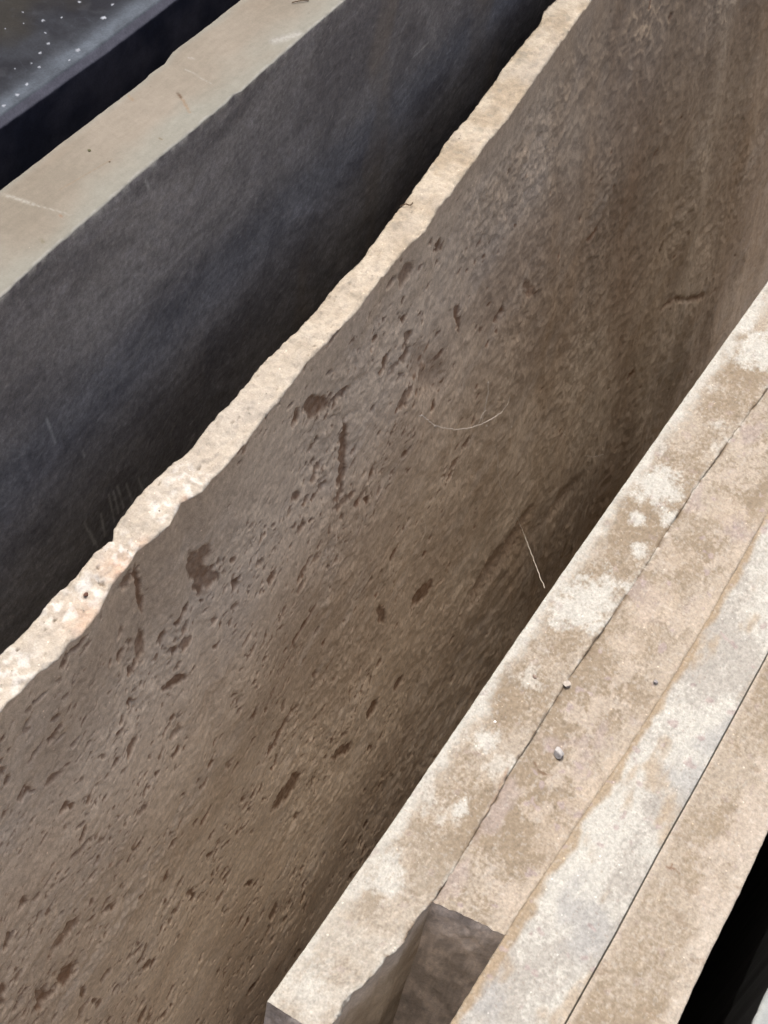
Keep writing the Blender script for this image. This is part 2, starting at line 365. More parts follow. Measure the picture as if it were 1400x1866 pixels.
# relief and colours of the rough slab's top
def top_dispC(X, Y_, t):
    return 0.0016 * fbm(X * 90, Y_ * 90, 51, 4, .6) + 0.002 * fbm(Y_ * 22, X * 30, 53, 3) - 0.003 * ss(.75, 1.0, fbm(X * 190, Y_ * 110, 55, 2)) * ss(1.5, .6, Y_)
SP = [(220, 1035, .013, (.40, .265, .175)), (155, 1125, .014, (.42, .30, .205)), (262, 990, .006, (.38, .28, .20)), (338, 912, .004, (.34, .21, .13))]
WH = [(340, 880, .016), (225, 1000, .014), (110, 1110, .016), (20, 1225, .02), (300, 930, .012), (165, 1070, .014)]
def top_colC(X, Y_, t):
    c = mix((0.306, 0.261, 0.187), (0.395, 0.354, 0.272), ss(-.6, .6, fbm(X * 25, Y_ * 22, 61, 4)))
    c = mix(c, (0.292, 0.265, 0.214), .6 * ss(.1, .7, fbm(X * 12, Y_ * 9, 62, 3)))
    nearz = 1 - ss(.65, 1.1, Y_)
    c = mix(c, (0.376, 0.354, 0.298), nearz * .55)
    wz = fbm(X * 120, Y_ * 120, 63, 3)
    for px, py, r, cc in SP:
        p = at(px, py, ZC); q = np.exp(-(((X - p[0]) / r) ** 2 + ((Y_ - p[1]) / (r * 1.1)) ** 2)); c = mix(c, cc, np.clip(q * (.75 + .6 * wz), 0, .7))
    for px, py, r in WH:
        p = at(px, py, ZC); q = np.exp(-(((X - p[0]) / r) ** 2 + ((Y_ - p[1]) / r) ** 2)); c = mix(c, (0.508, 0.494, 0.437), np.clip(q * ss(-.2, .6, wz) * 1.3, 0, .95))
    h = ss(.75, 1.0, fbm(X * 190, Y_ * 110, 55, 2)) * (0.3 + .7 * nearz)
    c = mix(c, (0.141, 0.111, 0.075), h * .7)
    g = ss(.35, .7, fbm(X * 40, Y_ * 60, 64, 3)) * (1 - nearz)
    return mix(c, (0.235, 0.218, 0.170), g * .6) * np.array([1.0, .995, 1.05])
m_rough = stone_mat('rough_brown_stone', 0.92, 1100, .26, .7, 700, .0006, spec=.05, speck=.015)
m_toprough = stone_mat('sunlit_rough_edge', 0.92, 700, .2, .75, 380, .001, spec=.2, speck=.05)
fI = {'i': None}
def grid_lookup(A):
    return lambda Yf, D: A[:, 1:]
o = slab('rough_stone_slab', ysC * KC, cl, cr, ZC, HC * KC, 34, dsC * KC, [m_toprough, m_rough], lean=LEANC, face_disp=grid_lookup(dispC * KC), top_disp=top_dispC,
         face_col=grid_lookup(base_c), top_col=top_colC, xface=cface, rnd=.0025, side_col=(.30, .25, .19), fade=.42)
tag(o, 'thin rough brown slab with a pitted shaded face and broken wavy pale top edge', 'stone slab', 'stone slabs standing on edge', 'thing')

# ------------------------------------------------------------------ slab B: dark smooth block with a tan sawn top
ZB = T0 + 0.30 * S
BLp = [(-60, 386), (0, 345), (60, 300), (150, 230), (215, 182), (266, 142), (272, 134), (300, 115), (308, 103), (315, 94), (380, 45), (440, -2), (520, -62)]
BRp = [(-50, 590), (0, 544), (12, 533), (30, 514), (48, 497), (100, 446), (165, 392), (250, 315), (300, 276), (350, 238), (395, 202), (414, 188), (424, 172), (442, 168), (470, 140), (500, 112), (560, 58), (625, 2), (700, -62)]
bl = trace(BLp, ZB, .0005, 7); br = trace(BRp, ZB, .0003, 8, 110, .45)
ysB = stations(0.2, 2.6, 1, [(0, .006), (.42, .003), (.47, .0013), (1.5, .0018), (1.8, .01), (3, .02)])
HB = ZB - .003
dsB = stations(0, HB, 1, [(0, .0012), (.38, .002), (.5, .008), (2, .03)]); dsB[-1] = HB
def b_disp(Y_, D):
    return .0011 * fbm(Y_ * 9, D * 7, 71, 4) + .0003 * fbm(Y_ * 60, D * 60, 72, 3) - 0.0018 * ss(.2, .9, fbm(Y_ * 70, D * 0, 75, 3)) * np.exp(-D / .004)
def b_col(Y_, D):
    c = mix((0.142, 0.140, 0.143), (0.229, 0.225, 0.220), ss(-.7, .7, fbm(Y_ * 5, D * 8, 73, 5, .6)))
    u_ = fbm(Y_ * 4, D * 4, 78, 3); v_ = fbm(Y_ * 4 + 9, D * 4, 79, 3)
    sw = fbm(Y_ * 5 + 1.3 * u_, D * 11 + 1.6 * v_, 74, 5, .65)
    c = mix(c, (0.271, 0.268, 0.273), .42 * ss(.05, .9, sw)); c = mix(c, (0.090, 0.087, 0.092), .4 * ss(.05, .9, -sw))
    c = mix(c, (0.325, 0.322, 0.315), .35 * ss(.62, 1.0, fbm(Y_ * 55 + 3 * u_, D * 120 + 3 * v_, 170, 3, .7)))
    c = c * (1 + .20 * fbm(Y_ * 240, D * 240, 171, 3, .75))[..., None]
    c = mix(c, (0.283, 0.274, 0.260), .5 * ss(.86, 1.0, 1 - np.abs(fbm(Y_ * 13 + 2 * u_, D * 26 + 2 * v_, 172, 4))) * ss(-.1, .6, fbm(Y_ * 6, D * 6, 173)))
    c = mix(c, (0.216, 0.190, 0.157), .5 * ss(.1, .8, fbm(Y_ * 12, D * 4, 80, 3)) * ss(.7, 1.05, Y_))
    chip = np.exp(-D / .0026) * ss(-.25, .35, fbm(Y_ * 60, Y_ * 0 + 3.3, 76, 4, .6))
    c = mix(c, (0.512, 0.520, 0.471), np.clip(chip * 1.1, 0, .9))
    for px, py, px2, py2 in ((265, 328, 271, 342), (265, 440, 270, 450), (80, 760, 96, 805), (148, 820, 152, 830), (762, 108, 790, 82), (160, 965, 176, 995), (212, 885, 224, 925), (182, 935, 190, 975), (150, 950, 170, 990), (196, 900, 208, 950), (205, 895, 215, 935), (228, 880, 240, 915), (250, 870, 262, 900)):
        a = atp(px, py, XB, 0, ZB); b = atp(px2, py2, XB, 0, ZB)
        vy, vd = b[1] - a[1], -(b[2] - a[2]); L2 = vy * vy + vd * vd
        ty = np.clip(((Y_ - a[1]) * vy + (D - (ZB - a[2])) * vd) / L2, 0, 1)
        dd = np.hypot(Y_ - a[1] - ty * vy, D - (ZB - a[2]) - ty * vd)
        c = mix(c, (0.405, 0.408, 0.386), .75 * np.exp(-(dd / .0013) ** 2))
    return c
XB = float(np.mean(br(np.linspace(.53, .97, 20))))
def b_top(X, Y_, t):
    c = mix((0.150, 0.135, 0.109), (0.184, 0.166, 0.137), ss(-.7, .7, fbm(X * 9, Y_ * 6, 81, 4)))
    c = mix(c, (0.172, 0.175, 0.152), .85 * ss(.45, 1.0, t + .22 * fbm(X * 20, Y_ * 12, 82, 3)))
    c = mix(c, (0.166, 0.170, 0.150), .6 * ss(.12, 0, t + .03 * fbm(Y_ * 20, X * 20, 83)))
    c = mix(c, (0.172, 0.144, 0.112), .5 * ss(.2, .8, fbm(X * 13 + 2, Y_ * 5, 84, 3)))
    c = c * (1 + .05 * fbm(X * 300, Y_ * 60, 85, 2))[..., None]
    dx = fbm(X * 400, Y_ * 400, 86, 2)
    for px, py, px2, py2, r, cc in ((328, 174, 346, 204, .0012, (0.17, 0.125, 0.085)), (324, 170, 330, 178, .0012, (0.069, 0.046, 0.029)), (10, 355, 60, 372, .0016, (0.241, 0.236, 0.207)), (60, 372, 130, 392, .0006, (0.218, 0.212, 0.184)),
                                    (335, 125, 385, 152, .0006, (0.218, 0.212, 0.184)), (500, 75, 545, 62, .0035, (0.241, 0.241, 0.224)), (110, 345, 205, 290, .0004, (0.161, 0.126, 0.092)), (345, 105, 352, 107, .0012, (0.230, 0.218, 0.195)),
                                    (235, 175, 242, 182, .001, (0.172, 0.126, 0.080)), (290, 252, 296, 254, .0007, (0.126, 0.104, 0.069)), (75, 437, 79, 441, .0012, (0.115, 0.104, 0.069)), (110, 392, 113, 395, .0009, (0.172, 0.115, 0.080))):
        a = at(px, py, ZB); b = at(px2, py2, ZB); vx, vy = b[0] - a[0], b[1] - a[1]; L2 = vx * vx + vy * vy
        tt = np.clip(((X - a[0]) * vx + (Y_ - a[1]) * vy) / L2, 0, 1); dd = np.hypot(X - a[0] - tt * vx, Y_ - a[1] - tt * vy)
        c = mix(c, cc, np.clip(.8 * np.exp(-(dd / r) ** 2) * (1 + dx), 0, .9))
    return mix(c, (0.241, 0.241, 0.224), .75 * ss(.965, .995, t + .02 * fbm(Y_ * 70, X * 0, 87, 3)))
m_dark = stone_mat('dark_honed_stone', 0.75, 850, .34, .45, 420, .0006, spec=.25, scratch=True)
m_tan = stone_mat('sawn_tan_top', 0.9, 900, .10, .3, 500, .0005, spec=.2)
o = slab('dark_stone_slab', ysB, bl, br, ZB, HB, 110, dsB, [m_tan, m_dark], face_disp=b_disp, face_col=b_col, top_col=b_top,
         top_disp=lambda X, Y_, t: .0004 * fbm(X * 40, Y_ * 40, 88, 4), rnd=.0018, side_col=(.08, .075, .075), xface=lambda y: np.polyval(np.polyfit(ysB[30:600], br(ysB[30:600]), 1), y), chipz=lambda y: .0008 * ss(-.1, .9, fbm(y * 70, y * 0 + 2, 89, 4, .6)), fade=.012)
tag(o, 'thick dark grey slab with smooth shaded face and clean tan top behind the rough slab', 'stone slab', 'stone slabs standing on edge', 'thing')

# ------------------------------------------------------------------ slab A: blue-black polished block in the far corner
ZA = T0 + 0.28 * S
ar = trace([(-60, 250), (0, 210), (100, 140), (190, 76), (290, 1), (370, -60)], ZA, .0003, 12)
arr = ar; al = lambda y: ar(y) - .30
ysA = stations(0.3, 2.2, 1, [(0, .006), (.63, .003), (.68, .0011), (1.1, .0011), (1.3, .01), (3, .02)])
HA = ZA - .003
dsA = np.concatenate([[0], np.linspace(.001, .012, 12), np.linspace(.016, .16, 60), np.linspace(.2, HA, 8)])
AP = [(112, 32, .0012), (68, 2, .001), (79, 37, .0018), (43, 42, .0009), (88, 79, .0014), (189, 32, .0024), (142, 91, .0026), (74, 96, .0011), (57, 115, .0011), (72, 122, .0013), (50, 153, .0017), (32, 173, .0018), (7, 193, .0015),
      (127, 109, .0007), (28, 125, .0007), (83, 60, .0008), (15, 128, .0005), (53, 133, .0005), (205, 8, .0014), (145, 3, .0016), (10, 53, .0008), (42, 22, .0007)]
def a_top(X, Y_, t):
    dE = ar(Y_) - X
    c = mix((0.006, 0.007, 0.011), (0.017, 0.020, 0.026), ss(-.5, .7, fbm(X * 14, Y_ * 14, 91, 5, .62)))
    v = 1 - np.abs(fbm(X * 16, Y_ * 16, 92, 4)); c = mix(c, (0.028, 0.033, 0.044), .3 * ss(.95, 1.0, v))
    c = mix(c, (0.017, 0.016, 0.013), .9 * ss(.045, .085, dE + .02 * fbm(X * 20, Y_ * 20, 93, 3)))
    c = mix(c, (0.033, 0.036, 0.042), .3 * ss(.3, .8, fbm(X * 60, Y_ * 60, 96, 3)))
    sheen_band = np.exp(-((dE - .004 - .002 * fbm(Y_ * 12, X * 0, 94)) / .014) ** 2) * (.75 + .35 * fbm(X * 60, Y_ * 25, 95, 4))
    c = mix(c, (0.064, 0.078, 0.097), np.clip(sheen_band * 1.25, 0, 1))  # sky sheen along the edge, painted into the stone colour
    for px, py, r in AP:
        p = at(px, py, ZA); q = np.hypot(X - p[0], (Y_ - p[1]) * .8) + .0009 * fbm(X * 420, Y_ * 420, 97, 3)
        c = mix(c, (0.279, 0.306, 0.349), .9 - .9 * ss(r * .35, r * .95, q))
    return c * .88
def a_disp(Y_, D): return .0055 * np.clip(D / .006, 0, 1) + .0004 * fbm(Y_ * 30, D * 30, 98, 3)
def a_col(Y_, D):
    c = mix((0.018, 0.021, 0.035), (0.046, 0.047, 0.063), ss(-.6, .7, fbm(Y_ * 18, D * 18, 99, 4)))
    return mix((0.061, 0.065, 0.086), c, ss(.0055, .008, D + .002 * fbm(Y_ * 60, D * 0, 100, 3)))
m_navy = stone_mat('navy_stone_painted_sheen', 0.85, 600, .25, .3, 300, .0004, spec=.2)
# finer sampling of the last 12 cm of the top next to the edge
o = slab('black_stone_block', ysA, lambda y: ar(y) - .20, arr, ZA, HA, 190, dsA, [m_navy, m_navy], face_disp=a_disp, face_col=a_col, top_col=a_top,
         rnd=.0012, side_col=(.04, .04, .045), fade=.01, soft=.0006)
tag(o, 'blue-black stone block flecked with white droplets, beyond the slab with the clean tan top', 'stone block', 'stone slabs standing on edge', 'thing')

# ------------------------------------------------------------------ the near stack: four slabs side by side
ysD0 = lambda lo: stations(lo, 2.3, 1, [(0, .003), (.32, .002), (.36, .0009), (.8, .0011), (1.4, .0018), (1.7, .01), (3, .02)])
HD = T0 - .003
dsD = np.concatenate([[0, .001, .002, .0035], np.linspace(.006, .05, 16), np.linspace(.06, .35, 40), np.linspace(.4, HD, 8)])
d1l = trace([(490, 1820), (560, 1722), (700, 1520), (850, 1300), (1000, 1080), (1150, 865), (1280, 680), (1400, 512)], T0, .00035, 21)
d12 = trace([(790, 1638), (828, 1590), (880, 1500), (915, 1432), (928, 1400), (962, 1352), (1000, 1290), (1050, 1210), (1100, 1150), (1160, 1068), (1200, 1000), (1245, 920), (1280, 865), (1330, 800), (1365, 755), (1400, 706)], T0, .0006, 22, 110, .6)
_br = np.array([at(x, y, T0)[:2] for x, y in [(600, 1880), (640, 1812), (668, 1790), (690, 1765), (705, 1745), (722, 1733), (738, 1716), (760, 1672), (786, 1645)]])
def d1r(y):                            # broken near the cut end of its neighbour
    b = d12(y) + .0002
    return np.where(y < _br[-1, 1], np.minimum(b, np.interp(y, _br[:, 1], _br[:, 0]) + .0011 * fbm(y * 90, y * 0, 23, 4)), b)
d23 = trace([(925, 1702), (945, 1665), (1000, 1580), (1070, 1470), (1130, 1388), (1190, 1295), (1230, 1232), (1290, 1130), (1370, 985), (1400, 932)], T0, .0005, 24, 90, .5)
d34 = trace([(1030, 1866), (1120, 1705), (1200, 1555), (1280, 1412), (1400, 1190)], T0, .00012, 25, 30)
d4r = trace([(1235, 1866), (1290, 1745), (1350, 1625), (1400, 1515)], T0, .0005, 26)
def blob(X, Y_, lst, z=T0, seed=131):
    w1 = fbm(X * 55, Y_ * 55, seed, 4, .62); w2 = fbm(X * 330, Y_ * 330, seed + 1, 3, .75); m = np.zeros_like(X)
    for px, py, r in lst:
        p = at(px, py, z); q = np.hypot(X - p[0], (Y_ - p[1]) / 1.25) / (r * .85) + .5 * w1
        m = np.maximum(m, 1 - ss(.45, 1.2, q + .25 * w2))
    return m
def grainy(X, Y_, seed): return fbm(X * 260, Y_ * 260, seed, 3, .7)
TAN = (.190, .156, .114); TAN2 = (.268, .237, .193); WHT = (.355, .355, .325); PEACH = (.31, .268, .215); GREY = (.25, .253, .245); PINK = (.255, .218, .202)
def line_mark(c, X, Y_, pts, r, cc, s=.85, z=T0):
    for (a_, b_) in zip(pts[:-1], pts[1:]):
        a = at(*a_, z); b = at(*b_, z); vx, vy = b[0] - a[0], b[1] - a[1]; L2 = vx * vx + vy * vy
        tt = np.clip(((X - a[0]) * vx + (Y_ - a[1]) * vy) / L2, 0, 1); dd = np.hypot(X - a[0] - tt * vx, Y_ - a[1] - tt * vy)
        c = mix(c, cc, np.clip(s * np.exp(-(dd / r) ** 2) * (1 + .6 * fbm(X * 150, Y_ * 150, 140, 3)), 0, .95))
    return c
def col_d(seed, kind):
    def f(X, Y_, t):
        g = grainy(X, Y_, seed)
        a = fbm(X * 14, Y_ * 9, seed + 1, 5, .62); b = fbm(X * 32, Y_ * 22, seed + 2, 4, .6)
        c = mix(TAN, TAN2, ss(-.4, .7, a + .4 * g))
        if kind == 1:
            c = mix(c, WHT, .95 * blob(X, Y_, [(1195, 888, .030), (1225, 940, .013), (1085, 1095, .034), (1040, 1110, .024), (1385, 640, .030), (1225, 758, .010), (885, 1350, .012), (843, 1475, .009), (1165, 1003, .010), (700, 1590, .018), (560, 1800, .020),
                                              (1160, 945, .010), (1140, 870, .012), (1350, 590, .02)]))
            edge = 1 - ss(.02, .26, t + .13 * b + .05 * g)
            c = mix(c, WHT, .9 * edge); c = mix(c, GREY, .3 * ss(.3, .8, b) * (1 - ss(.1, .5, t)))
            c = mix(c, WHT, .55 * ss(.35, .8, a * .5 + b * .7 + .2 * g))
            near = 1 - ss(.40, .58, Y_); c = mix(c, (.315, .30, .262), near * (.35 + .45 * ss(-.3, .4, b)))
            c = mix(c, WHT, .6 * ss(.93, 1, t) * ss(-.2, .4, b))
        if kind == 2:
            c = mix(c, (.30, .265, .22), .8 * ss(.05, .6, b + .2 * g)); c = mix(c, PEACH, .5 * ss(.75, .98, t + .1 * b))
            c = mix(c, PINK, .6 * ss(.25, .7, fbm(X * 22, Y_ * 16, seed + 6, 4)))
            c = mix(c, PEACH, .65 * blob(X, Y_, [(1010, 1520, .02), (1070, 1440, .02), (1140, 1390, .016), (1180, 1120, .024), (1210, 1090, .022), (1150, 1170, .02), (1240, 1020, .018), (1330, 930, .02)], seed=135))
            c = mix(c, (.37, .36, .32), .8 * np.exp(-(t / .03) ** 2) * ss(-.3, .3, b))
        if kind == 3:
            c = mix((.262, .254, .23), (.345, .345, .315), ss(-.5, .5, a + .3 * b + .3 * g))
            c = mix(c, GREY, .75 * ss(.1, .7, fbm(X * 20, Y_ * 12, seed + 5, 4)))
            c = mix(c, (.225, .175, .115), .85 * ss(.13, .04, t + .06 * b + .08 * fbm(Y_ * 14, X * 0, seed + 9)))
            c = mix(c, (.27, .225, .175), .7 * ss(.1, .7, b) * ss(.8, 1.2, Y_))
            c = mix(c, (.25, .20, .14), .7 * ss(.3, .8, fbm(X * 30 + 5, Y_ * 14, seed + 8, 4)))
        if kind == 4:
            c = mix((.20, .166, .122), (.255, .224, .180), ss(-.5, .6, a + .4 * g))
            c = mix(c, (.325, .295, .25), .85 * ss(.70, .98, t + .16 * b)); c = mix(c, (.315, .28, .235), .8 * blob(X, Y_, [(1385, 1500, .035), (1310, 1560, .022), (1300, 1640, .02), (1395, 1400, .012)], seed=137))
            c = mix(c, (.31, .28, .235), .7 * ss(.08, .02, t + .03 * b)); c = mix(c, (.185, .145, .105), .5 * ss(.5, .8, fbm(X * 30, Y_ * 90, seed + 7, 4)))
        # little dark mineral clasts
        v = fbm(X * 75, Y_ * 75, seed + 3, 2); cl_ = ss(.62, .78, v)
        c = mix(c, (.25, .21, .20), cl_ * (.75 if kind in (2, 3) else .3))
        sp = ss(.55, .85, fbm(X * 420, Y_ * 420, seed + 4, 2)); c = mix(c, (.18, .135, .10), .45 * sp)
        c = c * (1 + .12 * g + .10 * fbm(X * 600, Y_ * 600, seed + 11, 2))[..., None]
        c = mix(c, (.36, .35, .32), .30 * ss(.35, .8, fbm(X * 180, Y_ * 180, seed + 12, 3, .7)))
        if kind in (1, 2):             # dirt in the joint and the hairline crack
            ed = (1 - t) if kind == 1 else t
            c = mix(c, (.11, .08, .052), .9 * np.exp(-(ed / (.028 + .02 * np.abs(b))) ** 2) * ss(-.15, .4, fbm(Y_ * 30, X * 0 + 4, 155, 5, .7)))
        if kind == 1: c = line_mark(c, X, Y_, [(925, 1400), (912, 1435), (895, 1468), (870, 1520), (845, 1560)], .0013, (.24, .18, .13), .8)
        if kind == 2: c = line_mark(c, X, Y_, [(975, 1388), (983, 1403), (992, 1408), (1006, 1411)], .0012, (.13, .09, .06), .95)
        if kind == 4: c = line_mark(c, X, Y_, [(1215, 1580), (1228, 1583), (1238, 1592)], .0010, (.15, .10, .07), .9); c = line_mark(c, X, Y_, [(1225, 1575), (1222, 1583)], .0008, (.15, .10, .07), .9) if kind == 4 else c
        return c
    return f
def disp_d(seed, kind):
    def f(X, Y_, t):
        z = .0007 * fbm(X * 45, Y_ * 45, seed, 4, .6) + .0004 * grainy(X, Y_, seed + 2) + .0010 * fbm(X * 8, Y_ * 5, seed + 3, 2)
        if kind == 1: z = z - .0026 * ss(-.1, .35, fbm(Y_ * 45, X * 0 + 2, 154, 3)) * np.exp(-((1 - t) / (.022 + .02 * fbm(Y_ * 40, X * 0, 153, 3).clip(-.6, 1))) ** 2) * ss(-.4, .3, fbm(Y_ * 14, X * 0 + 4, 151, 4))
        if kind == 2: z = z - .0022 * np.exp(-(t / .022) ** 2) * ss(-.3, .4, fbm(Y_ * 16, X * 0 + 6, 152, 4)) - .0007 * np.exp(-((1 - t) / .02) ** 2)
        if kind == 3: z = z - .0008 * np.exp(-(t / .02) ** 2)
        return z
    return f
m_dtop = stone_mat('weathered_tan_top', 0.93, 520, .16, .7, 330, .001, spec=.2, speck=.04)
m_dside = stone_mat('shaded_side_stone', 0.93, 500, .2, .7, 220, .0012, spec=.2)
def side(seed, c1, c2):
    def f(Y_, D): return mix(c1, c2, ss(-.6, .6, fbm(Y_ * 14, D * 22, seed, 5, .6)))
    return f
sdisp = lambda Y_, D: .0012 * fbm(Y_ * 20, D * 20, 161, 4) - .002 * np.abs(fbm(Y_ * 45, D * 9, 162, 3)) * np.exp(-D / .03)
G_ = 'stone slabs standing on edge'
y1 = at(487, 1824, T0)[1]; y1b = at(556, 1868, T0)[1]
ys1 = ysD0(y1)
o = slab('tan_stone_slab', ys1, d1l, d1r, T0, HD, 90, dsD, [m_dtop, m_dside], face_disp=sdisp, face_col=side(171, (.40, .34, .26), (.60, .53, .43)), top_col=col_d(200, 1), top_disp=disp_d(210, 1),
         rnd=.0010, side_col=(.36, .33, .30), fade=.05)
tag(o, 'tan slab with white patches and broken corner, nearest the rough brown slab', 'stone slab', G_, 'thing')
pe = at(789, 1642, T0); pe2 = at(922, 1703, T0)
def shortslant(X, Y_): # the short slab's end is cut a little askew
    k = np.clip(1 - (Y_ - ys2[0]) / .08, 0, 1)
    tt = (X - pe[0]) / (pe2[0] - pe[0]); return k * ((pe2[1] - pe[1]) * tt + .0022 * fbm(X * 60, X * 0, 181, 3))
ys2 = ysD0(pe[1])
o = slab('short_stone_slab', ys2, lambda y: d12(y) - .0002, lambda y: d23(y) + .00015, T0 - .0006, HD - .0006, 80, dsD, [m_dtop, m_dside], face_col=side(172, (.34, .29, .23), (.46, .42, .36)),
         top_col=col_d(230, 2), top_disp=disp_d(240, 2), rnd=.0007, side_col=(.57, .50, .42), end_slant=shortslant)
tag(o, 'shorter brownish slab whose shaded cut end shows in the recess, second in the low stack', 'stone slab', G_, 'thing')
ys3 = ysD0(.30 * S)
o = slab('white_stone_slab', ys3, lambda y: d23(y) - .00015, lambda y: d34(y) - .0004, T0 + .0004, HD + .0004, 80, dsD, [m_dtop, m_dside], face_col=side(173, (.34, .29, .23), (.46, .42, .36)),
         top_col=col_d(260, 3), top_disp=disp_d(270, 3), rnd=.0012, side_col=(.36, .32, .27))
tag(o, 'whitish mottled slab, third in the low stack, beside a thin dark joint', 'stone slab', G_, 'thing')
o = slab('brown_stone_slab', ys3, lambda y: d34(y) + .0004, d4r, T0, HD, 80, dsD, [m_dtop, m_dside], face_col=side(174, (.30, .25, .19), (.40, .36, .30)),
         top_col=col_d(290, 4), top_disp=disp_d(300, 4), rnd=.0014, side_col=(.36, .32, .27))
tag(o, 'brown slab with pale outer edge, outermost in the low stack beside the black gap', 'stone slab', G_, 'thing')

# slab E: only its corner shows past the black gap
ZE = T0 - .05 * S
el_ = trace([(1382, 1866), (1402, 1785)], ZE, .0015, 31, 40)
_e = at(1382, 1866, ZE)
el = lambda y: _e[0] - .004 + .003 * (y - _e[1]) + .0016 * fbm(y * 30, y * 0, 31, 4)
ysE = stations(.28, 2.2, 1, [(0, .003), (1.2, .004), (3, .02)])
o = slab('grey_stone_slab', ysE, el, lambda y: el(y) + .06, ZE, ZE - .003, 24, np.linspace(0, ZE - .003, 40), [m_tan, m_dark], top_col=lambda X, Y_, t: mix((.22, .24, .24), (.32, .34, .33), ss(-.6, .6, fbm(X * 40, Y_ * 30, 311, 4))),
         side_col=(.006, .006, .006), rnd=.003)  # near-black sides: the gap's shade put into the slab's colour
tag(o, 'lower grey slab of which only a pale corner shows past the black gap', 'stone slab', G_, 'thing')

# ------------------------------------------------------------------ small loose things
def pebble(name, px, py, z, size, col, seed, label, squash=.7):
    import bmesh
    bm = bmesh.new(); bmesh.ops.create_icosphere(bm, subdivisions=3, radius=1.0)
    rs = np.random.RandomState(seed); pl = [Vector(rs.normal(size=3)).normalized() for _ in range(9)]
    for v in bm.verts:                 # faceted by a few cutting planes
        for p in pl:
            d_ = v.co.dot(p)
            if d_ > .68: v.co -= p * (d_ - .68)
        v.co += v.normal * .03 * rs.normal()
    for v in bm.verts: v.co = Vector((v.co.x * size, v.co.y * size * .85, v.co.z * size * squash))
    me = bpy.data.meshes.new(name); bm.to_mesh(me); bm.free()
    me.materials.append(stone_mat(name + '_stone', .8, 1500, .2, .3, 900, .0004, base=col))
    o = bpy.data.objects.new(name, me); COL.objects.link(o)
    size = size * .85; p = at(px, py, z); o.location = (p[0], p[1], z + size * squash * .5)
    o.rotation_euler = (rs.rand() * .3, rs.rand() * .3, rs.rand() * 3)
    return tag(o, label, 'pebble', 'loose pebbles and crumbs')
pebble('pebble', 1018, 1374, T0, .0058, (.34, .335, .33), 3, 'largest grey pebble lying on the short slab beside a hooked crack')
pebble('pebble', 1033, 1248, T0, .0044, (.33, .30, .265), 5, 'flat greyish pebble at the joint between the two inner slabs', .5)
pebble('pebble', 974, 1233, T0, .0026, (.22, .17, .14), 6, 'small reddish crumb on the tan slab just up from the flat greyish pebble', .5)
pebble('pebble', 902, 1316, T0, .0014, (.85, .85, .83), 7, 'tiny bright white chip alone on the tan slab')
pebble('pebble', 1195, 1243, T0, .0026, (.22, .21, .21), 8, 'small dark grey pebble beside the joint of the whitish slab', .5)
pebble('pebble', 163, 275, ZB, .0016, (.07, .07, .03), 9, 'tiny dark seed-like crumb on the tan sawn top', .6)
pebble('pebble', 200, 295, ZB, .0009, (.12, .09, .06), 10, 'tiniest brown crumb on the tan sawn top next to the seed-like one', .6)
pebble('pebble', 157, 1084, ZC, .0024, (.10, .05, .035), 12, 'dark red-brown crumb on the pale top edge of the rough slab', .5)
def tube(name, pts, r, mat, parent=None, sides=6, wob=0.0, seed=0):
    P = np.array(pts, float); s = np.linspace(0, 1, len(P)); n = max(12, len(P) * 8); tt = np.linspace(0, 1, n)
    # smooth the traced points
    Q = np.stack([np.interp(tt, s, P[:, k]) for k in range(3)], 1)
    for _ in range(3): Q[1:-1] = (Q[:-2] + 2 * Q[1:-1] + Q[2:]) / 4
    if wob: 
        for k in range(3): Q[1:-1, k] += wob * pn(tt[1:-1] * 40, tt[1:-1] * 0 + k * 3 + seed, seed)
    T = np.gradient(Q, axis=0); T /= np.linalg.norm(T, axis=1)[:, None] + 1e-12
    A = np.cross(T, [0.3, 0.2, 1]); A /= np.linalg.norm(A, axis=1)[:, None]; B = np.cross(T, A)
    a = np.linspace(0, 2 * np.pi, sides, endpoint=False)
    rr = r * (1 + .5 * np.abs(pn(tt * 30, tt * 0 + 5, seed + 2)))
    V = Q[:, None, :] + rr[:, None, None] * (np.cos(a)[None, :, None] * A[:, None, :] + np.sin(a)[None, :, None] * B[:, None, :])
    i = np.arange(n - 1)[:, None]; j = np.arange(sides)[None, :]; j2 = (j + 1) % sides
    F = np.stack([i * sides + j, i * sides + j2, (i + 1) * sides + j2, (i + 1) * sides + j], -1).reshape(-1, 4)
    return mesh_np(name, V.reshape(-1, 3), F, mat, parent=parent)
def facept(px, py, off=.004):
    yy, dd = cpt(px, py); i = min(np.searchsorted(ysC, yy), len(ysC) - 1); j = min(np.searchsorted(dsC, dd), len(dsC) - 1)
    x = float(cface(np.array(yy * KC))) + LEANC * dd * KC
    p = np.array([x, yy * KC, ZC - dd * KC]); v = np.array([0, 0, CAMZ]) - p; v /= np.linalg.norm(v)
    return p + v * (max(dispC[i, j], -.004) + off) / max(v[0], .2)
m_silk = stone_mat('dusty_silk', .6, 1500, .1, 0, 900, .0001, base=(.74, .69, .60))
web = bpy.data.objects.new('cobweb', None); COL.objects.link(web)
tag(web, 'wispy cobweb threads strung from the pitted shaded face to the tan slab edge', 'cobweb')
def strand(pts, r=.0003, end=None, seed=1):
    P = [facept(x, y, .008) for x, y in pts]
    if end is not None:
        e = at(end[0], end[1], T0); e[2] += .0005
        d0 = P[-1]; k = [.33, .66, 1.0]
        P = P + [d0 * (1 - q) + e * q for q in k]
    return tube('thread', P, r, m_silk, web, wob=.0009, seed=seed)
strand([(765, 758), (770, 757), (778, 764), (790, 774), (808, 780), (832, 783), (856, 780), (880, 772), (900, 761), (913, 752)], .00042, seed=1)
strand([(889, 697), (890, 715), (886, 732), (882, 752), (878, 770)], .00045, seed=2)
